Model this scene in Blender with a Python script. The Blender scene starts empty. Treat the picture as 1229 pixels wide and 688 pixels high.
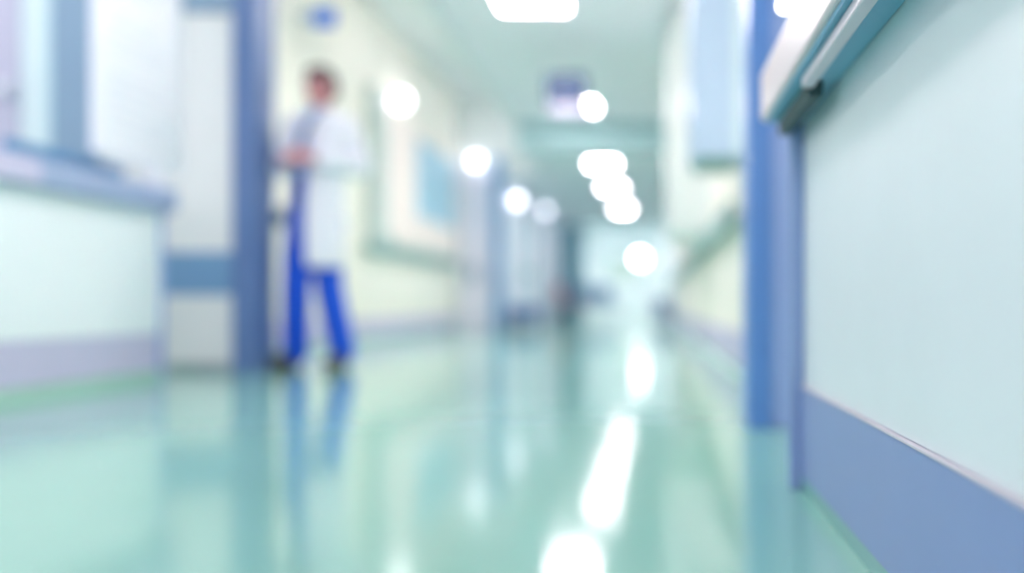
import bpy, bmesh, math, random
from mathutils import Vector, Matrix
random.seed(3)
S = bpy.context.scene
C = S.collection

# ------------------------------------------------------------------ materials
def lin(c):
    c = c / 255.0
    return c / 12.92 if c <= 0.04045 else ((c + 0.055) / 1.055) ** 2.4
def rgb(r, g, b): return (lin(r), lin(g), lin(b), 1)

def mat(name, col, rough=0.5, metal=0.0, var=0.03, scale=6.0, bump=0.0, spec=0.5, coat=0.0, trans=0.0, emit=None, es=0.0):
    m = bpy.data.materials.new(name); m.use_nodes = True
    nt = m.node_tree; N = nt.nodes; L = nt.links
    b = N['Principled BSDF']
    b.inputs['Roughness'].default_value = rough
    b.inputs['Metallic'].default_value = metal
    b.inputs['Specular IOR Level'].default_value = spec
    b.inputs['Coat Weight'].default_value = coat
    b.inputs['Coat Roughness'].default_value = 0.08
    b.inputs['Transmission Weight'].default_value = trans
    tc = N.new('ShaderNodeTexCoord'); nz = N.new('ShaderNodeTexNoise')
    nz.inputs['Scale'].default_value = scale; nz.inputs['Detail'].default_value = 4
    L.new(tc.outputs['Object'], nz.inputs['Vector'])
    mx = N.new('ShaderNodeMix'); mx.data_type = 'RGBA'
    mx.inputs[6].default_value = tuple(max(0, c * (1 - var)) for c in col[:3]) + (1,)
    mx.inputs[7].default_value = tuple(min(1, c * (1 + var)) for c in col[:3]) + (1,)
    L.new(nz.outputs['Fac'], mx.inputs[0]); L.new(mx.outputs[2], b.inputs['Base Color'])
    if bump:
        bp = N.new('ShaderNodeBump'); bp.inputs['Strength'].default_value = bump; bp.inputs['Distance'].default_value = 0.002
        n2 = N.new('ShaderNodeTexNoise'); n2.inputs['Scale'].default_value = scale * 20
        L.new(tc.outputs['Object'], n2.inputs['Vector']); L.new(n2.outputs['Fac'], bp.inputs['Height'])
        L.new(bp.outputs['Normal'], b.inputs['Normal'])
    if emit:
        b.inputs['Emission Color'].default_value = emit
        b.inputs['Emission Strength'].default_value = es
    return m

M = {}
M['floor'] = mat('green vinyl floor', rgb(140, 192, 176), 0.10, var=0.05, scale=1.5, spec=0.75)
M['cove'] = mat('green vinyl cove', rgb(176, 212, 198), 0.25)
M['cove_dark'] = mat('teal vinyl plinth', rgb(112, 166, 164), 0.3)
M['cream'] = mat('cream wall paint', rgb(250, 245, 234), 0.5, bump=0.05)
M['white_wall'] = mat('white wall paint', rgb(232, 236, 236), 0.45, bump=0.05)
M['far_wall'] = mat('pale blue wall paint', rgb(226, 226, 240), 0.5)
M['teal_wall'] = mat('teal wall paint', rgb(140, 186, 202), 0.5)
M['ceiling'] = mat('ceiling paint', rgb(240, 238, 248), 0.6, bump=0.05)
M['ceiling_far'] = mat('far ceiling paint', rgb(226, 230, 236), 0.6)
M['beam'] = mat('beam paint', rgb(176, 206, 212), 0.6)
M['recess_ceiling'] = mat('recess ceiling paint', rgb(240, 242, 244), 0.6)
M['lavender'] = mat('lavender skirting', rgb(206, 200, 226), 0.4)
M['blue_kick'] = mat('blue skirting', rgb(130, 148, 196), 0.4)
M['panel'] = mat('pale aqua laminate', rgb(224, 230, 234), 0.35)
M['panel_bright'] = mat('white aqua laminate', rgb(246, 250, 252), 0.35)
M['slab'] = mat('pinkish white worktop', rgb(228, 207, 211), 0.35)
M['slab_blue'] = mat('lavender grey worktop', rgb(160, 176, 210), 0.35)
M['rail_pink'] = mat('satin rail', rgb(206, 196, 206), 0.35)
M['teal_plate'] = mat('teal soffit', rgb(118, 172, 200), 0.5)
M['dark_green'] = mat('dark green bracket', rgb(44, 70, 72), 0.5)
M['frame_blue'] = mat('blue frame paint', rgb(92, 138, 204), 0.35)
M['frame_lav'] = mat('lavender blue frame paint', rgb(152, 172, 220), 0.35)  # also paints the highlight on the blue doorway post
M['lilac_white'] = mat('lilac white laminate', rgb(232, 228, 242), 0.4)
M['frame_mid'] = mat('mid blue frame paint', rgb(112, 160, 206), 0.4)
M['post_lav'] = mat('slate lavender post', rgb(134, 156, 200), 0.4)
M['frame_deep'] = mat('slate blue frame paint', rgb(96, 122, 172), 0.4)
M['frame_soft'] = mat('soft blue frame paint', rgb(140, 166, 192), 0.4)
M['door'] = mat('off white door laminate', rgb(234, 233, 232), 0.4)
M['stripe'] = mat('steel blue band', rgb(120, 158, 196), 0.4)
M['steel'] = mat('brushed steel', rgb(190, 194, 198), 0.3, metal=0.9)
M['dark'] = mat('dark grey plastic', rgb(70, 84, 92), 0.45)
M['board'] = mat('white board', rgb(248, 246, 254), 0.4)
M['grey_text'] = mat('pale grey print', rgb(236, 237, 246), 0.5)
M['white'] = mat('white plastic', rgb(240, 240, 246), 0.4)
M['curtain'] = mat('pinkish cream panel', rgb(252, 238, 232), 0.5)
M['pane'] = mat('blue tinted glass', rgb(168, 212, 234), 0.4, spec=0.6)
M['post_green'] = mat('grey green paint', rgb(196, 208, 204), 0.5)
M['handrail'] = mat('green grey handrail', rgb(150, 182, 180), 0.4)
M['lilac'] = mat('lilac panel', rgb(198, 194, 216), 0.45)
M['cyan_panel'] = mat('pale cyan panel', rgb(196, 226, 232), 0.45)
M['sign_blue'] = mat('bright blue sign', rgb(40, 120, 240), 0.4)
M['navy'] = mat('navy housing', rgb(4, 62, 112), 0.45)
M['cab'] = mat('pale blue cabinet', rgb(196, 214, 236), 0.35)
M['cab_edge'] = mat('aqua white cabinet edge', rgb(224, 238, 242), 0.35)
M['far_door'] = mat('light blue door', rgb(196, 222, 240), 0.35)
M['cart_blue'] = mat('blue cart steel', rgb(84, 120, 180), 0.4)
M['red'] = mat('dusty red vinyl', rgb(190, 130, 150), 0.5)
M['seat_blue'] = mat('blue vinyl', rgb(100, 146, 190), 0.4)
M['rubber'] = mat('rubber', rgb(40, 44, 50), 0.7)
M['skin'] = mat('skin', rgb(222, 150, 152), 0.5, var=0.06)
M['hair'] = mat('dark hair', rgb(92, 70, 76), 0.6, var=0.2, scale=60)
M['coat'] = mat('white cotton', rgb(246, 242, 252), 0.7, bump=0.2)
M['shirt'] = mat('light blue cotton', rgb(172, 198, 246), 0.7, bump=0.2)
M['scrubs'] = mat('royal blue cotton', rgb(10, 84, 220), 0.7, bump=0.2)
M['shoe'] = mat('brown leather', rgb(84, 74, 66), 0.45)
M['eye'] = mat('eye', rgb(60, 44, 40), 0.2)
M['lips'] = mat('lips', rgb(176, 92, 92), 0.5)
LAMP = dict(emit=(1, 0.89, 0.915, 1))
M['lamp'] = mat('lit diffuser', rgb(250, 250, 250), 0.5, es=36.0, **LAMP)
M['lamp_recess'] = mat('lit diffuser recess', rgb(250, 250, 250), 0.5, es=3.4, **LAMP)
M['lamp_end'] = mat('lit diffuser end room', rgb(250, 250, 250), 0.5, es=19.0, **LAMP)
M['lamp_near'] = mat('lit diffuser near', rgb(250, 250, 250), 0.5, es=22.0, **LAMP)
M['lamp_far'] = mat('lit diffuser far', rgb(250, 250, 250), 0.5, es=36.0, **LAMP)
M['globe'] = mat('lit opal globe', rgb(250, 250, 250), 0.4, emit=(1, 0.97, 0.99, 1), es=4.0)
M['globe_dim'] = mat('lit opal globe dim', rgb(250, 250, 250), 0.4, emit=(0.93, 0.9, 1, 1), es=3.6)
M['opal'] = mat('opal underside', rgb(206, 200, 222), 0.4)
M['end_lamp'] = mat('bright end lamp', rgb(250, 250, 250), 0.4, emit=(1, 1, 1, 1), es=14.0)

def glass(name, col):
    m = bpy.data.materials.new(name); m.use_nodes = True
    nt = m.node_tree; N = nt.nodes; L = nt.links
    N.remove(N['Principled BSDF']); out = N['Material Output']
    t = N.new('ShaderNodeBsdfTransparent'); g = N.new('ShaderNodeBsdfGlossy'); f = N.new('ShaderNodeFresnel')
    t.inputs[0].default_value = col; g.inputs['Roughness'].default_value = 0.02; f.inputs[0].default_value = 1.45
    x = N.new('ShaderNodeMixShader')
    L.new(f.outputs[0], x.inputs[0]); L.new(t.outputs[0], x.inputs[1]); L.new(g.outputs[0], x.inputs[2]); L.new(x.outputs[0], out.inputs[0])
    return m
M['clear'] = glass('clear window glass', (0.93, 0.98, 0.97, 1))

# ------------------------------------------------------------------ mesh helpers
def link(name, me, m, parent=None):
    o = bpy.data.objects.new(name, me); C.objects.link(o)
    if m: me.materials.append(m)
    if parent: o.parent = parent
    return o

def mesh_of(bm, name, smooth=False):
    bmesh.ops.recalc_face_normals(bm, faces=bm.faces)
    me = bpy.data.meshes.new(name); bm.to_mesh(me); bm.free()
    if smooth:
        for p in me.polygons: p.use_smooth = True
    return me

def add_box(bm, x0, x1, y0, y1, z0, z1):
    r = bmesh.ops.create_cube(bm, size=1)
    for v in r['verts']:
        v.co = Vector(((x0 + x1) / 2 + v.co.x * (x1 - x0), (y0 + y1) / 2 + v.co.y * (y1 - y0), (z0 + z1) / 2 + v.co.z * (z1 - z0)))
    return r['verts']

def box(name, b, m, parent=None, bev=0.0, seg=2):
    """b: one box or a list of boxes (x0,x1,y0,y1,z0,z1), in the parent's frame"""
    bm = bmesh.new()
    for q in (b if isinstance(b, list) else [b]): add_box(bm, *q)
    if bev: bmesh.ops.bevel(bm, geom=list(bm.edges), offset=bev, segments=seg, profile=0.5, affect='EDGES')
    return link(name, mesh_of(bm, name), m, parent)

def add_tube(bm, pts, r, n=12):
    pts = [Vector(p) for p in pts]; rings = []
    for i, p in enumerate(pts):
        d = (pts[min(i + 1, len(pts) - 1)] - pts[max(i - 1, 0)]).normalized()
        u = d.orthogonal().normalized() if i == 0 else (u - d * u.dot(d)).normalized()
        w = d.cross(u); rr = r[i] if isinstance(r, (list, tuple)) else r
        rings.append([bm.verts.new(p + (u * math.cos(2 * math.pi * k / n) + w * math.sin(2 * math.pi * k / n)) * rr) for k in range(n)])
    for a, b in zip(rings, rings[1:]):
        for k in range(n): bm.faces.new((a[k], a[(k + 1) % n], b[(k + 1) % n], b[k]))
    bm.faces.new(rings[0][::-1]); bm.faces.new(rings[-1])

def tube(name, pts, r, m, parent=None, n=12):
    bm = bmesh.new(); add_tube(bm, pts, r, n)
    return link(name, mesh_of(bm, name, True), m, parent)

def lathe(name, prof, m, parent=None, n=28, loc=(0, 0, 0)):
    """prof: [(radius, z)] from bottom to top"""
    bm = bmesh.new(); rings = []
    for r, z in prof:
        rings.append([bm.verts.new((loc[0] + r * math.cos(2 * math.pi * k / n), loc[1] + r * math.sin(2 * math.pi * k / n), loc[2] + z)) for k in range(n)])
    for a, b in zip(rings, rings[1:]):
        for k in range(n): bm.faces.new((a[k], a[(k + 1) % n], b[(k + 1) % n], b[k]))
    bm.faces.new(rings[0][::-1]); bm.faces.new(rings[-1])
    return link(name, mesh_of(bm, name, True), m, parent)

def sphere(name, c, r, m, parent=None, sc=(1, 1, 1)):
    bm = bmesh.new(); bmesh.ops.create_uvsphere(bm, u_segments=24, v_segments=14, radius=r)
    for v in bm.verts: v.co = Vector((v.co.x * sc[0] + c[0], v.co.y * sc[1] + c[1], v.co.z * sc[2] + c[2]))
    return link(name, mesh_of(bm, name, True), m, parent)

def struct(o): o['kind'] = 'structure'; return o
def tag(o, label, cat, group=None):
    o['label'] = label; o['category'] = cat
    if group: o['group'] = group
    return o
def thing(name, label, cat, loc=(0, 0, 0), rz=0, group=None):
    o = bpy.data.objects.new(name, None); C.objects.link(o); o.empty_display_size = 0.1
    o.location = loc; o.rotation_euler = (0, 0, rz)
    return tag(o, label, cat, group)
def dup(root, loc, label):
    r = root.copy(); C.objects.link(r); r.location = loc; r['label'] = label
    for ch in list(root.children):
        c = ch.copy(); C.objects.link(c); c.parent = r
        for g in ch.children:
            d = g.copy(); C.objects.link(d); d.parent = c
    return r

# x = across the corridor, y = along it away from the camera, z = up (metres)
WL = -3.0        # wall of the recess where the person stands
WF = -2.25       # wall of the farther corridor
WR = 0.48        # wall on the other side
# ------------------------------------------------------------------ shell
struct(box('floor', (-7, 3, -4, 42, -0.1, 0), M['floor']))
struct(box('ceiling', (-1.70, 3, -4, 12.6, 2.70, 3.7), M['ceiling']))
struct(box('ceiling', [(-1.70, 3, 12.9, 15.4, 2.40, 3.7), (-3.2, 3, 15.4, 25.1, 2.40, 3.7)], M['ceiling_far']))
struct(box('ceiling', (-3.2, 3, 25.3, 38.2, 3.4, 3.7), M['ceiling_far']))
struct(box('ceiling', (-7, -1.70, -4, 15.2, 3.60, 3.7), M['recess_ceiling']))
struct(box('trim_1', (-1.70, 3, 12.6, 12.9, 2.37, 3.7), M['beam']))            # dropped beam across the corridor
struct(box('trim_2', (-1.76, -1.70, -4, 12.9, 2.66, 2.76), M['white_wall'], bev=0.008))   # edge of the low ceiling
struct(box('wall_left', (-3.2, WL, 5.95, 15.4, 0, 3.6), M['cream']))
struct(box('wall_left', [(-3.2, WF, 15.2, 15.4, 0, 3.6), (WF, -1.70, 15.2, 15.4, 2.4, 3.6)], M['white_wall']))
struct(box('wall_left', (-3.2, WF, 15.4, 25, 0, 2.40), M['far_wall']))
struct(box('wall_right', [(WR, 0.7, 3.28, 9.6, 0, 2.70), (WR, 0.7, 9.6, 25.3, 0, 0.95), (WR, 0.7, 9.6, 25.3, 2.3, 2.7)] + [(WR, 0.7, y, y + 0.4, 0.95, 2.3) for y in (13.2, 17.2, 21.2, 24.9)], M['cream']))
struct(box('wall_right', [(0.42, 2.6, 3.10, 3.28, 0, 2.70)], M['cream']))
struct(box('wall_front', [(-7, -3.42, 5.75, 5.95, 0, 3.6), (-3.42, -2.26, 5.75, 5.95, 2.20, 3.6)], M['white_wall']))
struct(box('wall_outer', [(-7.1, -7, -4, 5.95, 0, 0.9), (-7.1, -7, -4, 5.95, 2.6, 3.7), (-7.1, -7, -4, -3.4, 0.9, 2.6), (-7.1, -7, 5.2, 5.95, 0.9, 2.6)], M['white_wall']))
struct(box('wall_right_outer', (2.6, 2.7, -4, 3.28, 0, 0.9), M['panel']))
struct(box('wall_portal', [(WF - .2, -1.72, 25, 25.3, 0, 2.4), (-3.2, 3, 25.1, 25.3, 2.4, 3.7)], M['teal_wall']))
struct(box('wall_far_left', (-3.2, -3.0, 25.3, 38, 0, 3.4), M['far_wall']))
struct(box('wall_end', [(-3.2, -1.75, 38, 38.2, 0, 3.4), (-0.3, 1.2, 38, 38.2, 0, 3.4), (-1.75, -0.3, 38, 38.2, 0, 1.15), (-1.75, -0.3, 38, 38.2, 2.36, 3.4)], M['white_wall']))
# big window on the outer side of the nurse area (out of the frame, lets daylight in)
# skirtings: green cove + lavender kick
def skirt(side, x, y0, y1, sgn, kick='lavender'):
    struct(box('baseboard_' + side, (min(x, x + sgn * .014), max(x, x + sgn * .014), y0, y1, 0.05, 0.24), M[kick], bev=0.003))
    bm = bmesh.new()   # quarter-round cove of the floor vinyl
    prof = [(0, 0.05), (0.006, 0.05)] + [(0.006 + 0.034 * (1 - math.cos(t * math.pi / 16)), 0.05 - 0.048 * math.sin(t * math.pi / 16)) for t in range(1, 9)] + [(0.04, 0), (0, 0)]
    a = [bm.verts.new((x + sgn * p[0], y0, p[1])) for p in prof]; b = [bm.verts.new((x + sgn * p[0], y1, p[1])) for p in prof]
    n = len(prof)
    for i in range(n): bm.faces.new((a[i], a[(i + 1) % n], b[(i + 1) % n], b[i]))
    bm.faces.new(a[::-1]); bm.faces.new(b)
    struct(link('trim_3', mesh_of(bm, 'cove'), M['cove']))
skirt('left', WL, 5.96, 15.19, 1)
skirt('far_left', WF, 15.42, 24.98, 1)
skirt('right', WR, 3.30, 25.3, -1)
struct(box('baseboard_front', (-2.88, WF, 15.18, 15.2, 0.0, 0.24), M['lavender'], bev=0.003))

# ------------------------------------------------------------------ door_1: white door with a blue band, seen face on
d1 = struct(thing('door_1', 'x', 'x')); del d1['label'], d1['category']; d1.location = (-2.39, 5.72, 0)
box('door_leaf', (-0.795, -0.005, 0, 0.045, 0.01, 2.06), M['door'], d1, bev=0.004)
box('door_band', (-0.795, -0.005, -0.004, 0.0, 0.44, 0.69), M['stripe'], d1)
box('kick_plate', (-0.795, -0.005, -0.003, 0.0, 0.012, 0.05), M['steel'], d1)
hd = tube('door_handle', [(-0.74, 0, 1.03), (-0.74, -0.05, 1.03), (-0.62, -0.055, 1.03)], 0.010, M['steel'], d1)
fr = box('door_frame', [(-1.03, -0.80, -0.05, 0.24, 0, 2.20), (-0.8, 0.0, -0.02, 0.24, 2.07, 2.20)], M['frame_soft'], d1, bev=0.006)
box('door_frame', [(0.0, 0.14, -0.05, 0.24, 0, 2.40)], M['frame_deep'], d1, bev=0.006)

# window with lilac shutter beside it, over the counter
w2 = struct(thing('window_1', 'x', 'x')); del w2['label'], w2['category']; w2.location = (-3.50, 5.72, 0)
box('window_frame', [(-1.5, 0.075, 0, 0.03, 1.02, 1.10), (-1.5, 0.075, 0, 0.03, 2.3, 2.38), (0.02, 0.075, 0, 0.03, 1.10, 2.3)], M['cyan_panel'], w2, bev=0.004)
box('shutter', (-1.5, -0.13, -0.01, 0.02, 1.22, 2.3), M['lilac'], w2, bev=0.004)
box('window_pane', (-0.13, 0.02, 0.005, 0.02, 1.1, 2.3), M['cab_edge'], w2)
sphere('shutter_knob', (-0.19, -0.04, 1.62), 0.04, M['white'], w2)

# ------------------------------------------------------------------ reception counter on the near side
CX = -2.54
t = thing('reception_counter', 'long white fronted reception counter with lavender kick board at the corridor side', 'counter', (CX, 5.16, 0))
box('front_panel', (-0.03, 0, -5.6, -0.0, 0.24, 0.865), M['panel_bright'], t, bev=0.003)
box('end_panel', (-0.62, -0.03, -0.03, 0.0, 0.24, 0.865), M['panel'], t, bev=0.003)
box('kick_board', (-0.60, -0.006, -5.6, -0.012, 0.05, 0.24), M['lavender'], t, bev=0.003)
box('plinth', (-0.58, 0.0, -5.6, -0.02, 0.0, 0.05), M['cove'], t)
box('corner_post', (-0.012, 0.012, -0.02, 0.012, 0.0, 0.865), M['frame_lav'], t, bev=0.004)
t = thing('counter_worktop', 'thick lavender grey worktop lying along the white reception counter', 'worktop', (CX, 5.16, 0.866))
box('slab', (-0.68, 0.06, -5.6, 0.06, 0, 0.115), M['slab_blue'], t, bev=0.008)
box('edge_band', (0.055, 0.064, -5.6, -1.12, 0.006, 0.109), M['lavender'], t, bev=0.002)['label'] = 'paler lavender edge strip'
# low shade panel standing for the shadow under the white board
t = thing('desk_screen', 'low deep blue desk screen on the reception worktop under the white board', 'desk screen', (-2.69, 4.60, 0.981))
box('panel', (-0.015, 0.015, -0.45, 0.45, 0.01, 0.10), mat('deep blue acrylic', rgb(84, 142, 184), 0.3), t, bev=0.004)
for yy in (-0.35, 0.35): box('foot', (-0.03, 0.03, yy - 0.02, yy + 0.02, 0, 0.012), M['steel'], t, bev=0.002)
# white notice board on a foot
t = thing('notice_board', 'big white notice board with faint grey lines standing on the reception worktop', 'notice board', (-2.55, 4.95, 0.981))
box('panel', (-0.02, 0.02, -0.40, 0.42, 0.105, 1.15), M['board'], t, bev=0.008)
rows = [(0.021, 0.0225, -0.30, 0.26 - 0.08 * (k % 3), 1.02 - 0.06 * k, 1.04 - 0.06 * k) for k in range(14) if k not in (3, 8)]
box('printed_lines', rows, M['grey_text'], t)
box('stand_foot', [(-0.09, 0.05, 0.10, 0.26, 0.0, 0.03), (-0.02, 0.02, 0.12, 0.24, 0.03, 0.105)], M['white'], t, bev=0.006)

# ------------------------------------------------------------------ counter close to the camera on the other side
PX = 0.315
t = thing('side_counter', 'pale aqua counter front with deep blue kick board close to the camera', 'counter', (PX, 2.08, 0))
box('front_panel', (0, 0.03, -3.2, -0.01, 0.215, 0.766), M['panel'], t, bev=0.002)
box('end_panel', (0.03, 0.6, -0.03, -0.005, 0.05, 0.766), M['panel'], t, bev=0.002)
box('kick_board', (-0.006, 0.03, -3.2, -0.012, 0.03, 0.213), M['blue_kick'], t, bev=0.002)
box('kick_cap', (-0.008, 0.0, -3.2, -0.012, 0.212, 0.216), M['rail_pink'], t, bev=0.001)['label'] = 'pale cap strip above the kick board'
box('plinth', (-0.004, 0.03, -3.2, -0.012, 0.0, 0.03), M['cove_dark'], t)
box('corner_post', (-0.030, 0.0, -0.028, 0.0, 0.0, 0.764), M['post_lav'], t, bev=0.004)
box('bracket', [(-0.056, -0.028, -0.42, -0.04, 0.728, 0.757)], M['dark_green'], t, bev=0.004)['label'] = 'dark green support bracket'
box('soffit_strip', (-0.076, -0.002, -3.2, -0.03, 0.757, 0.765), M['teal_plate'], t)  # shade under the worktop painted into this strip's teal colour
box('support_rail', (-0.068, -0.048, -3.2, -0.44, 0.738, 0.757), M['rail_pink'], t, bev=0.003)
t = thing('side_worktop', 'pinkish white thick worktop with rounded edge overhanging the aqua counter', 'worktop', (PX, 2.08, 0.766))
box('slab', (-0.085, 0.62, -3.2, 0.02, 0, 0.104), M['slab'], t, bev=0.008, seg=3)

# ------------------------------------------------------------------ blue doorway post past the side counter
d2 = struct(thing('door_2', 'x', 'x')); del d2['label'], d2['category']; d2.location = (0.30, 3.07, 0)
box('door_jamb', [(0, 0.07, 0, 0.20, 0, 2.68)], M['frame_blue'], d2, bev=0.005)
box('door_stop', [(0.07, 0.135, 0.015, 0.20, 0, 2.68)], M['frame_lav'], d2, bev=0.005)  # paler half paints the highlight on the blue post
box('door_rebate', [(0.066, 0.072, 0.008, 0.02, 0, 2.68)], M['frame_deep'], d2)
t = thing('indicator_lamp', 'tiny bright lamp on the blue doorway post above the pinkish worktop', 'lamp', (0.408, 3.075, 1.30))
lb = lathe('housing', [(0.001, 0), (0.016, 0), (0.016, 0.018), (0.001, 0.018)], M['white'], t); lb.rotation_euler = (math.pi / 2, 0, 0)
sphere('lens', (0, -0.02, 0), 0.011, M['end_lamp'], t)

# ------------------------------------------------------------------ wall cabinets on the far side wall
def wall_cabinet(name, label, loc, w, d, h, m1, m2, cat='cabinet'):
    t = thing(name, label, cat, loc)
    box('carcass', (-w + 0.022, 0, 0, d, 0.0, h), m1, t, bev=0.005)
    box('door', (-w, -w + 0.02, 0.005, d - 0.005, 0.01, h - 0.01), m2, t, bev=0.004)
    hd = tube('handle', [(-w, 0.06, 0.12), (-w - 0.025, 0.06, 0.12), (-w - 0.025, 0.06, 0.26), (-w, 0.06, 0.26)], 0.005, M['steel'], t)
    return t
cab = wall_cabinet('wall_cabinet', 'tall pale blue wall cabinet hung past the blue doorway post', (WR - 0.002, 4.9, 1.12), 0.285, 0.55, 1.3, M['cab'], M['cab'])
box('side_strip', (-0.075, -0.01, -0.006, 0.0, 0.01, 1.29), M['cab_edge'], cab, bev=0.002)['label'] = 'aqua white edge strip'
box('light_trough', (-0.25, -0.06, 0.03, 0.5, -0.03, 0.0), M['handrail'], cab, bev=0.004)
wall_cabinet('wall_cabinet', 'long white wall cabinet behind the pale blue one', (WR - 0.002, 7.6, 0.93), 0.345, 1.3, 1.72, M['white_wall'], M['white_wall'])

# handrails
def handrail(name, label, x, y0, y1, z, sgn, m, off=0.07):
    t = thing(name, label, 'handrail', (x, y0, z)); L = y1 - y0
    bm = bmesh.new(); add_box(bm, sgn * off - 0.02, sgn * off + 0.02, 0, L, -0.07, 0.07)
    bmesh.ops.bevel(bm, geom=list(bm.edges), offset=0.018, segments=3, profile=0.5, affect='EDGES')
    link('rail', mesh_of(bm, 'rail', False), m, t)
    n = max(2, int(L / 1.2) + 1)
    for i in range(n):
        yy = 0.15 + (L - 0.3) * i / (n - 1)
        box('bracket', (min(0, sgn * off), max(0, sgn * off), yy - 0.02, yy + 0.02, -0.025, 0.025), M['steel'], t, bev=0.004)
    return t
handrail('handrail', 'grey green handrail along the pale wall past the pale blue cabinet', WR, 5.2, 24.0, 0.86, -1, M['handrail'])
handrail('handrail', 'grey green handrail on the cream wall under the wide window', WL, 10.3, 15.1, 1.0, 1, M['handrail'])
handrail('handrail', 'short dark handrail end between the slate door post and the person', WL, 7.45, 8.0, 1.08, 1, M['dark'])
handrail('handrail', 'grey handrail on the distant pale blue wall between the far doors', WF, 17.3, 18.3, 0.95, 1, M['handrail'])

# ------------------------------------------------------------------ wide window on the cream wall
w = struct(thing('window_2', 'x', 'x')); del w['label'], w['category']; w.location = (WL, 11.1, 0)
box('window_frame', [(0, 0.05, 0.0, 1.45, 1.12, 2.62), (0, 0.05, 1.45, 4.05, 2.52, 2.62), (0, 0.05, 1.45, 4.05, 1.12, 1.52), (0, 0.05, 3.95, 4.05, 1.52, 2.52)], M['curtain'], w, bev=0.006)
box('window_pane', (0.005, 0.02, 1.45, 3.95, 1.52, 2.52), M['pane'], w)
box('window_mullion', (0.0, 0.04, 2.75, 2.80, 1.52, 2.52), M['post_green'], w, bev=0.003)
struct(box('trim_4', (WL, WL + 0.09, 10.45, 10.98, 1.05, 2.72), M['post_green'], bev=0.01))
struct(box('trim_5', (WL, WL + 0.06, 10.6, 11.3, 0.92, 1.2), M['handrail'], bev=0.01))

# glowing balls standing in for reflections of the ceiling lights
def globe(label, loc, r, m, rz=0):
    t = thing('wall_lamp', label, 'lamp', loc, rz)
    bk = box('back_plate', (-r * 1.6, -r * 1.25, -r * .9, r * .9, -r * .9, r * .9), M['white'], t, bev=0.01)
    tube('arm', [(-r * 1.4, 0, 0), (-r * 0.8, 0, 0)], r * 0.3, M['steel'], t)
    sphere('globe', (0, 0, 0), r, m, t)
    return t
globe('bright round globe lamp on the cream wall above the wide window', (WL + 0.145, 11.35, 2.72), 0.09, M['globe'])
globe('round lamp above the lilac white door at the recess end', (-2.66, 15.079, 2.575), 0.075, M['globe_dim'], -math.pi / 2)
globe('small round lamp high on the distant wall beside the blue door post', (WF + 0.113, 15.85, 2.06), 0.07, M['globe_dim'])
globe('faint small lamp on the distant wall, farthest of the wall lamps', (WF + 0.105, 20.2, 2.30), 0.065, mat('faint opal globe', rgb(240, 236, 246), 0.4, emit=(0.9, 0.88, 1, 1), es=2.6))

# ------------------------------------------------------------------ doors at the recess end and beyond
d3 = struct(thing('door_3', 'x', 'x')); del d3['label'], d3['category']; d3.location = (-2.86, 15.17, 0)
box('door_leaf', (0.0, 0.44, 0, 0.03, 0.01, 2.45), M['lilac_white'], d3, bev=0.005)
box('door_frame', [(0.44, 0.60, -0.06, 0.03, 0, 2.62)], M['frame_mid'], d3, bev=0.006)
box('door_frame', [(-0.06, 0.0, -0.02, 0.03, 0, 2.55)], M['white'], d3, bev=0.006)
box('door_handle', (0.10, 0.20, -0.05, -0.01, 0.75, 1.0), M['frame_soft'], d3, bev=0.008)

def side_door(n, y, wd, m, mf):
    d = struct(thing('door_%d' % n, 'x', 'x')); del d['label'], d['category']; d.location = (WF, y, 0)
    box('door_leaf', (0.0, 0.03, 0.07, wd - 0.07, 0.01, 2.05), m, d, bev=0.004)
    box('door_frame', [(0, 0.06, 0, 0.07, 0, 2.12), (0, 0.06, wd - 0.07, wd, 0, 2.12), (0, 0.06, 0.07, wd - 0.07, 2.05, 2.12)], mf, d, bev=0.004)
    tube('door_handle', [(0.03, 0.16, 1.03), (0.08, 0.16, 1.03), (0.08, 0.28, 1.03)], 0.011, M['steel'], d)
side_door(4, 16.0, 1.2, M['far_door'], M['white'])
side_door(5, 18.4, 1.2, M['far_door'], M['white'])
side_door(6, 21.6, 1.3, M['white'], M['frame_soft'])

# far room: window to daylight
struct(box('wall_right', (WR, 0.7, 25.3, 38, 0, 3.4), M['white_wall']))
struct(box('wall_exterior', (-8, 6, 46, 46.3, -0.1, 6), mat('pale green render', rgb(190, 206, 196), 0.7)))  # backdrop added so the window view does not glare white
w = struct(thing('window_3', 'x', 'x')); del w['label'], w['category']; w.location = (-1.02, 38.05, 0)
box('window_frame', [(-0.73, -0.66, -0.03, 0.05, 1.15, 2.36), (0.65, 0.72, -0.03, 0.05, 1.15, 2.36), (-0.66, 0.65, -0.03, 0.05, 1.15, 1.22), (-0.66, 0.65, -0.03, 0.05, 2.29, 2.36)], M['white'], w, bev=0.005)
box('window_pane', (-0.66, 0.65, 0.0, 0.012, 1.22, 2.29), M['clear'], w)

# ------------------------------------------------------------------ ceiling lights
def ceiling_light(label, x, y, z, wx, wy, m, group=None):
    t = thing('ceiling_light', label, 'ceiling light', (x, y, z - 0.001), 0, group)
    f = 0.03
    box('light_frame', [(-wx/2-f, wx/2+f, -wy/2-f, -wy/2, -0.03, 0), (-wx/2-f, wx/2+f, wy/2, wy/2+f, -0.03, 0), (-wx/2-f, -wx/2, -wy/2, wy/2, -0.03, 0), (wx/2, wx/2+f, -wy/2, wy/2, -0.03, 0)], M['white'], t, bev=0.003)
    box('diffuser', (-wx/2, wx/2, -wy/2, wy/2, -0.022, -0.004), m, t, bev=0.004)
    return t
ceiling_light('square lit ceiling panel at the top edge, nearest of the row', -0.90, 7.42, 2.70, 0.50, 0.6, M['lamp'])
ceiling_light('square lit ceiling panel half hidden by the navy hanging sign', -0.90, 11.45, 2.70, 0.50, 0.45, M['lamp'])
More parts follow.
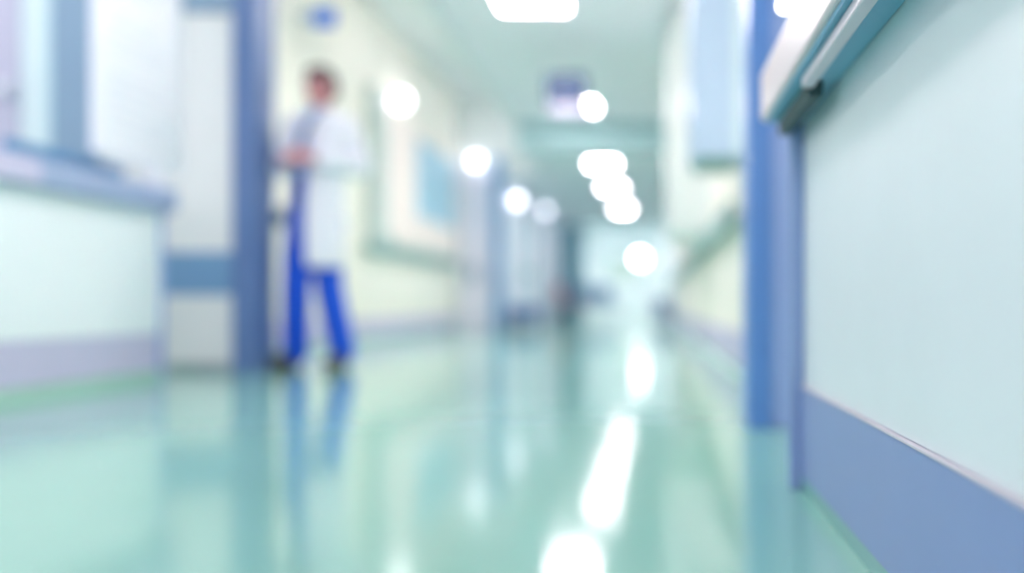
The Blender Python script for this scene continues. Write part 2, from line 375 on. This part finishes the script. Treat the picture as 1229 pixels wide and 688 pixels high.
ceiling_light('wide lit ceiling panel just past the dropped teal beam', -0.69, 14.0, 2.40, 0.36, 0.36, M['lamp_far'])
ceiling_light('lit ceiling panel, second past the dropped beam', -0.665, 16.8, 2.40, 0.34, 0.34, M['lamp_far'])
ceiling_light('lit ceiling panel, third past the dropped beam', -0.60, 20.6, 2.40, 0.32, 0.4, M['lamp_far'])
# unseen panels added over and behind the camera, continuing the row, for fill light
for yy in (3.4, -0.6):
    ceiling_light('lit ceiling panel of the same row over the camera', -0.90, yy, 2.70, 0.50, 0.6, M['lamp_near'], 'ceiling panels over the camera')
for xx, yy in ((-4.2, 1.0), (-4.2, 4.2), (-2.02, 7.4), (-2.02, 10.0), (-2.02, 12.2), (-2.02, 14.2)):  # unseen panels added to light the counter side and the recess walls
    ceiling_light('lit ceiling panel in the high recess ceiling out of the picture', xx, yy, 3.60, 0.5, 0.6, M['lamp_recess' if yy > 5 else 'lamp_near'], 'recess ceiling panels')
for xx, yy in ((-0.8, 28.0), (-1.9, 31.0), (-0.6, 33.0)):  # unseen panels added above the portal to brighten the end room
    ceiling_light('lit panel in the higher ceiling of the end room past the teal portal', xx, yy, 3.40, 1.2, 0.9, M['lamp_end'], 'end room panels')
t = thing('pendant_lamp', 'bright round lamp hanging at the far end of the corridor', 'lamp', (-0.39, 34.5, 3.399))
tube('cord', [(0, 0, 0), (0, 0, -1.24)], 0.008, M['steel'], t); lathe('canopy', [(0.01, -0.03), (0.06, -0.02), (0.06, 0)], M['white'], t)
sphere('globe', (0, 0, -1.38), 0.15, M['end_lamp'], t)

# hanging signs
for k, y0 in enumerate((9.6, 13.6, 17.6, 21.6)):  # unseen windows added in the right wall to let daylight in
    y1 = (13.2, 17.2, 21.2, 24.9)[k]; w = struct(thing('window_%d' % (4 + k), 'x', 'x')); del w['label'], w['category']; w.location = (WR + 0.1, y0, 0)
    box('window_frame', [(-0.02, 0.03, 0, y1 - y0, 0.95, 1.0), (-0.02, 0.03, 0, y1 - y0, 2.25, 2.3), (-0.02, 0.03, 0, 0.05, 1.0, 2.25), (-0.02, 0.03, y1 - y0 - 0.05, y1 - y0, 1.0, 2.25)], M['white'], w, bev=0.004)
    box('window_pane', (0.0, 0.008, 0.05, y1 - y0 - 0.05, 1.0, 2.25), M['clear'], w)
t = thing('hanging_sign', 'navy and white box sign hanging from the corridor ceiling beside a lit panel', 'sign', (-0.735, 8.7, 2.70))
box('sign_board', (-0.19, 0.17, -0.035, 0.035, -0.55, -0.30), M['navy'], t, bev=0.012)
box('sign_panel', (-0.17, 0.20, -0.03, 0.03, -0.66, -0.552), M['opal'], t, bev=0.02)
for xx in (-0.1, 0.1): tube('rod', [(xx, 0, 0), (xx, 0, -0.30)], 0.004, M['white'], t)
t = thing('wall_sign', 'small bright blue sign jutting from the cream wall above the person', 'sign', (WL, 8.5, 2.84))
box('sign_board', (0.12, 0.30, -0.015, 0.015, -0.075, 0.075), M['sign_blue'], t, bev=0.006)
box('sign_symbol', (0.05, 0.12, -0.014, 0.014, -0.07, 0.07), M['cab'], t, bev=0.004)
box('bracket', (0, 0.05, -0.008, 0.008, -0.02, 0.02), M['steel'], t)

# ------------------------------------------------------------------ far furniture
def waiting_chair(label, loc, m, rz=0):
    t = thing('waiting_chair', label, 'chair', loc, rz)
    box('seat', (-0.24, 0.24, -0.24, 0.22, 0.40, 0.46), m, t, bev=0.02)
    bk = box('backrest', (-0.24, 0.24, -0.02, 0.03, 0.0, 0.42), m, t, bev=0.02); bk.location = (0, 0.22, 0.48); bk.rotation_euler = (-0.2, 0, 0)
    for sx in (-1, 1):
        for yy in (-0.2, 0.2): tube('leg', [(sx * 0.2, yy, 0.4), (sx * 0.23, yy * 1.15, 0)], 0.012, M['steel'], t)
    return t
waiting_chair('blue padded waiting chair by the teal portal', (-1.45, 23.6, 0), M['seat_blue'], math.radians(40))
waiting_chair('second blue padded waiting chair past the portal', (-1.15, 25.9, 0), M['seat_blue'], math.radians(25))
waiting_chair('dusty red padded waiting chair against the distant wall', (-1.80, 22.4, 0), M['red'], math.radians(75))
def cart(label, loc, h=0.55, w=0.42, m='cart_blue'):
    t = thing('supply_cart', label, 'cart', loc)
    box('body', (-w / 2, w / 2, -0.28, 0.28, 0.12, h), M[m], t, bev=0.015)
    for k in range(3):
        z0 = 0.15 + (h - 0.2) / 3 * k
        dr = box('drawer', (-w / 2 + 0.02, w / 2 - 0.02, -0.292, -0.281, z0, z0 + (h - 0.2) / 3 - 0.015), M[m], t, bev=0.003)
        box('drawer_handle', (-0.07, 0.07, -0.31, -0.293, z0 + 0.05, z0 + 0.065), M['steel'], dr, bev=0.003)
    for sx in (-1, 1):
        for sy in (-1, 1):
            bm = bmesh.new(); cx, cy = sx * (w / 2 - 0.05), sy * 0.22
            add_tube(bm, [(cx - 0.015, cy, 0.05), (cx + 0.015, cy, 0.05)], 0.05, 16); add_tube(bm, [(cx, cy, 0.06), (cx, cy, 0.13)], 0.012)
            link('caster', mesh_of(bm, 'caster'), M['rubber'], t)
    return t
cart('low blue supply cart at the foot of the pale wall far along', (0.22, 20.6, 0), 0.50, 0.34)
cart('blue supply cart at the foot of the blue door post', (-1.98, 15.7, 0), 0.36, 0.44)
# ------------------------------------------------------------------ the person
def ball(bm, c, r, sc=(1, 1, 1), rot=None, seg=20):
    res = bmesh.ops.create_uvsphere(bm, u_segments=seg, v_segments=seg // 2 + 2, radius=r)
    for v in res['verts']:
        p = Vector((v.co.x * sc[0], v.co.y * sc[1], v.co.z * sc[2]))
        if rot: p = rot @ p
        v.co = p + Vector(c)
def cap(bm, p, q, r1, r2, seg=16):
    p = Vector(p); q = Vector(q)
    add_tube(bm, [p, q], [r1, r2], seg); ball(bm, p, r1, seg=seg); ball(bm, q, r2, seg=seg)
def chain(bm, pts, rs, seg=16):
    for a, b, r1, r2 in zip(pts, pts[1:], rs, rs[1:]): cap(bm, a, b, r1, r2, seg)
def remesh(o, vox, smooth=6, fac=0.6):
    m = o.modifiers.new('remesh', 'REMESH'); m.mode = 'VOXEL'; m.voxel_size = vox; m.use_smooth_shade = True
    s = o.modifiers.new('smooth', 'SMOOTH'); s.iterations = smooth; s.factor = fac

per = thing('person', 'person in an open white knee length coat over blue clothes, hands together in front', 'person', (-1.99, 6.0, 0))
yaw = math.radians(-28)            # chest turned towards the picture's left
R = Matrix.Rotation(yaw, 3, 'Z')
def bp(x, y, z): v = R @ Vector((x, y, z)); return (v.x, v.y, v.z)
# body joints (per-local, metres)
hipL, kneeL, ankL = (-0.125, 0.02, 0.92), (-0.135, -0.05, 0.50), (-0.165, 0.02, 0.09)
hipR, kneeR, ankR = (0.04, 0.03, 0.92), (0.045, 0.0, 0.50), (0.105, 0.06, 0.09)
shL, elL, haL = (-0.155, -0.04, 1.47), (-0.215, -0.06, 1.20), (-0.09, -0.27, 1.245)
shR, elR, haR = (0.150, 0.03, 1.47), (0.225, 0.02, 1.22), (-0.035, -0.27, 1.235)
bm = bmesh.new()
chain(bm, [hipL, kneeL, ankL], [0.066, 0.050, 0.038]); chain(bm, [hipR, kneeR, ankR], [0.066, 0.050, 0.038])
for a, s in ((ankL, -0.10), (ankR, -0.025)): chain(bm, [(a[0], a[1] + 0.03, 0.05), (a[0] + s, a[1] + 0.03 - 0.125, 0.042)], [0.032, 0.024])
cz = -0.03
ball(bm, (-0.04, 0.02, 0.96), 0.135, (1.0, 0.75, 0.9), R)
ball(bm, (-0.03, 0.01, 1.14), 0.14, (1.0, 0.72, 1.3), R)
ball(bm, (-0.01, 0.0, 1.34), 0.17, (1.0, 0.68, 1.1), R)
chain(bm, [shL, elL, (haL[0] + 0.0, haL[1] + 0.05, haL[2])], [0.045, 0.038, 0.027])
chain(bm, [shR, elR, (haR[0] + 0.05, haR[1] + 0.03, haR[2])], [0.045, 0.038, 0.027])
cap(bm, (-0.01, 0.01, 1.46), (0.0, -0.005, 1.60), 0.062, 0.052)
hc = Vector((0.0, -0.02, 1.695))
ball(bm, hc + Vector((0, 0.015, 0.015)), 0.082, (0.92, 1.08, 1.15), R)
ball(bm, hc + Vector(bp(0, -0.03, -0.045)), 0.058, (0.95, 0.95, 1.1), R)
cap(bm, hc + Vector(bp(0, -0.078, 0.010)), hc + Vector(bp(0, -0.098, -0.022)), 0.008, 0.013, 10)      # nose
for s in (-1, 1):
    ball(bm, hc + Vector(bp(s * 0.077, 0.015, -0.01)), 0.028, (0.3, 0.7, 1.1), R, 12)                   # ears
    ball(bm, hc + Vector(bp(s * 0.03, -0.066, 0.022)), 0.020, (1.3, 0.6, 0.5), R, 12)                   # brow
ball(bm, hc + Vector(bp(0, -0.078, -0.085)), 0.02, (1.2, 0.8, 0.8), R, 12)                              # chin
def hand(bm, w, d, n, up, curl):
    """w wrist, d towards fingers, n palm facing (curl direction), up = thumb side"""
    w = Vector(w); d = Vector(d).normalized(); n = Vector(n).normalized(); up = Vector(up).normalized()
    for k in range(4):
        o = (1.5 - k) * 0.019
        a = w + up * o * 0.6; b = w + d * 0.078 + up * o
        cap(bm, a, b, 0.014, 0.0115, 10)
        L = (0.036, 0.041, 0.038, 0.030)[k]; c = curl
        p = b; dd = d.copy()
        for j in range(3):
            dd = (dd * math.cos(c) + n * math.sin(c)).normalized() if j == 0 else (dd + n * math.tan(c * 0.8)).normalized()
            q = p + dd * L * (1, 0.75, 0.6)[j]; cap(bm, p, q, 0.0095 - j * 0.001, 0.0088 - j * 0.001, 10); p = q
    p = w + up * 0.016 + d * 0.012
    q = p + (up * 0.7 + d * 0.6 + n * 0.3).normalized() * 0.045; cap(bm, p, q, 0.013, 0.0105, 10)
    q2 = q + (up * 0.15 + d * 0.8 + n * 0.4).normalized() * 0.034; cap(bm, q, q2, 0.0105, 0.008, 10)
hand(bm, (haL[0], haL[1] + 0.02, haL[2]), (0.5, -0.7, -0.05), (0.7, 0.5, -0.2), (0, 0.1, 1), 0.5)
hand(bm, (haR[0] + 0.03, haR[1] + 0.02, haR[2] - 0.005), (-0.9, -0.35, 0.02), (0.1, 0.9, -0.25), (0, 0, 1), 0.5)
body = link('body', mesh_of(bm, 'body', True), M['skin'], per); remesh(body, 0.006, 4, 0.5)
for s in (-1, 1): sphere('eye', hc + Vector(bp(s * 0.03, -0.078, 0.004)), 0.0105, M['eye'], per)
sphere('lips', hc + Vector(bp(0, -0.082, -0.053)), 0.017, M['lips'], per, (1.2, 0.5, 0.35))
# hair
bm = bmesh.new()
ball(bm, hc + Vector((0, 0.03, 0.035)), 0.092, (0.98, 1.05, 1.02), R)
ball(bm, hc + Vector(bp(0.0, 0.055, -0.01)), 0.075, (1.05, 0.8, 1.0), R)
for s in (-1, 1): ball(bm, hc + Vector(bp(s * 0.072, 0.01, 0.02)), 0.03, (0.5, 1.0, 1.3), R, 12)
for k in range(9):
    a = math.pi * (0.15 + 0.7 * k / 8)
    ball(bm, hc + Vector(bp(0.07 * math.cos(a), -0.055 * math.sin(a), 0.085 + 0.01 * (k % 2))), 0.022, (1, 1, 0.8), R, 10)
hair = link('hair', mesh_of(bm, 'hair', True), M['hair'], per); remesh(hair, 0.008, 3)
# trousers
bm = bmesh.new()
chain(bm, [(hipL[0], hipL[1], 0.90), kneeL, (ankL[0], ankL[1] + 0.005, 0.10)], [0.092, 0.084, 0.080])
chain(bm, [(hipR[0], hipR[1], 0.90), kneeR, (ankR[0], ankR[1] + 0.005, 0.10)], [0.092, 0.084, 0.080])
ball(bm, (-0.04, 0.02, 0.98), 0.158, (1.0, 0.78, 0.9), R)
ball(bm, (-0.035, 0.01, 1.10), 0.155, (1.0, 0.78, 0.8), R)
tr = link('trousers', mesh_of(bm, 'trousers', True), M['scrubs'], per); remesh(tr, 0.009, 3)
bm = bmesh.new()
ball(bm, (-0.03, 0.01, 1.20), 0.155, (1.0, 0.76, 0.6), R); ball(bm, (-0.01, 0.0, 1.34), 0.182, (1.0, 0.72, 1.08), R)
cap(bm, (-0.01, 0.008, 1.50), (-0.004, 0.004, 1.545), 0.085, 0.064)
sh = link('shirt', mesh_of(bm, 'shirt', True), M['shirt'], per); remesh(sh, 0.009, 3)
# narrow dark strip from the neck down the chest
tube('neck_cord', [bp(0.07, 0.0, 1.565), bp(0.065, -0.08, 1.52), bp(0.035, -0.135, 1.44), bp(0.0, -0.15, 1.36), bp(-0.02, -0.152, 1.28)], 0.011, M['dark'], per)
# coat: open loft of rings with a front gap, plus sleeves
def coat_shell():
    bm = bmesh.new(); n = 40
    rings = [(-0.052, 0.02, 0.600, 0.200, 0.165, 0.42), (-0.052, 0.02, 0.75, 0.196, 0.162, 0.40), (-0.050, 0.02, 0.90, 0.190, 0.158, 0.36),
             (-0.038, 0.02, 1.03, 0.176, 0.150, 0.29), (-0.03, 0.02, 1.15, 0.172, 0.148, 0.36), (-0.02, 0.015, 1.27, 0.190, 0.152, 0.26),
             (-0.012, 0.01, 1.38, 0.212, 0.154, 0.28), (-0.006, 0.01, 1.46, 0.205, 0.142, 0.34), (-0.004, 0.01, 1.52, 0.14, 0.112, 0.50),
             (-0.002, 0.015, 1.56, 0.085, 0.088, 0.65)]
    prev = None
    for cx, cy, z, rx, ry, gap in rings:
        cur = []
        for k in range(n + 1):
            a = gap + (2 * math.pi - 2 * gap) * k / n
            x, y = rx * math.sin(a), -ry * math.cos(a)
            f = 1 + 0.018 * math.sin(a * 7 + z * 3) * (1.3 - z if z < 1.2 else 0.1)
            v = R @ Vector((x * f, y * f, 0)); cur.append(bm.verts.new((cx + v.x, cy + v.y, z)))
        if prev:
            for k in range(n): bm.faces.new((prev[k], prev[k + 1], cur[k + 1], cur[k]))
        prev = cur
    return mesh_of(bm, 'coat', True)
coat = link('coat', coat_shell(), M['coat'], per)
sf = coat.modifiers.new('thick', 'SOLIDIFY'); sf.thickness = 0.008; ss = coat.modifiers.new('sub', 'SUBSURF'); ss.levels = 1; ss.render_levels = 1
def sleeve(pts, rs):
    bm = bmesh.new(); chain(bm, pts, rs); ball(bm, pts[0], rs[0] * 1.08)
    o = link('coat_sleeve', mesh_of(bm, 'sleeve', True), M['coat'], coat); remesh(o, 0.009, 4)
sleeve([(shL[0] + 0.01, shL[1] + 0.01, 1.455), elL, (haL[0] - 0.01, haL[1] + 0.10, haL[2] - 0.005)], [0.072, 0.062, 0.046])
sleeve([(shR[0] - 0.01, shR[1], 1.455), elR, (haR[0] + 0.10, haR[1] + 0.075, haR[2] - 0.005)], [0.074, 0.070, 0.050])
# lapels
for s in (-1, 1):
    pts = [bp(s * 0.075, -0.06, 1.56), bp(s * 0.088, -0.125, 1.47), bp(s * 0.085, -0.150, 1.36), bp(s * 0.055, -0.158, 1.24)]
    bm = bmesh.new(); a = [bm.verts.new(p) for p in pts]; off = [0.02, 0.05, 0.045, 0.008]
    b = [bm.verts.new(Vector(p) + Vector(bp(s * o, 0.006, 0.0))) for p, o in zip(pts, off)]
    for k in range(3): bm.faces.new((a[k], a[k + 1], b[k + 1], b[k]))
    o = link('lapel', mesh_of(bm, 'lapel'), M['coat'], coat); sm = o.modifiers.new('t', 'SOLIDIFY'); sm.thickness = 0.006
# shoes
for nm, a, dx in (('shoe', ankL, -0.12), ('shoe', ankR, -0.03)):
    bm = bmesh.new()
    d = Vector((dx, -0.15, 0)); b0 = Vector((a[0], a[1] + 0.03, 0.055))
    cap(bm, b0, b0 + d * 0.55, 0.047, 0.045); cap(bm, b0 + d * 0.5, b0 + d * 1.15 + Vector((0, 0, -0.012)), 0.047, 0.036)
    cap(bm, b0, (a[0], a[1], 0.10), 0.046, 0.044)
    for v in bm.verts:
        if v.co.z < 0.012: v.co.z = 0.002
    o = link(nm, mesh_of(bm, nm, True), M['shoe'], per); remesh(o, 0.006, 3)

# ------------------------------------------------------------------ camera, world, colour
cam = bpy.data.cameras.new('camera'); co = bpy.data.objects.new('camera', cam); C.objects.link(co)
W, H, F = 1229, 688, 1195.0
cam.sensor_width = 36; cam.sensor_fit = 'HORIZONTAL'; cam.lens = F / W * 36
cam.shift_x = (W / 2 - 782) / W; cam.shift_y = (367 - H / 2) / W
cam.clip_start = 0.02; cam.clip_end = 200
co.location = (0, 0, 0.38); co.rotation_euler = (math.pi / 2, 0, 0)
cam.dof.use_dof = True; cam.dof.focus_distance = 1.2
cam.dof.aperture_fstop = (cam.lens / 1000) / 0.036
S.camera = co

wd = bpy.data.worlds.new('world'); S.world = wd; wd.use_nodes = True
bg = wd.node_tree.nodes['Background']; bg.inputs[0].default_value = (0.92, 0.92, 1.0, 1); bg.inputs[1].default_value = 0.9
S.view_settings.view_transform = 'Standard'; S.view_settings.look = 'None'
S.view_settings.gamma = 1; S.view_settings.use_curve_mapping = False
S.view_settings.exposure = 0.88
S.cycles.diffuse_bounces = 8; S.cycles.max_bounces = 12; S.cycles.use_denoising = True
S.cycles.sample_clamp_indirect = 8
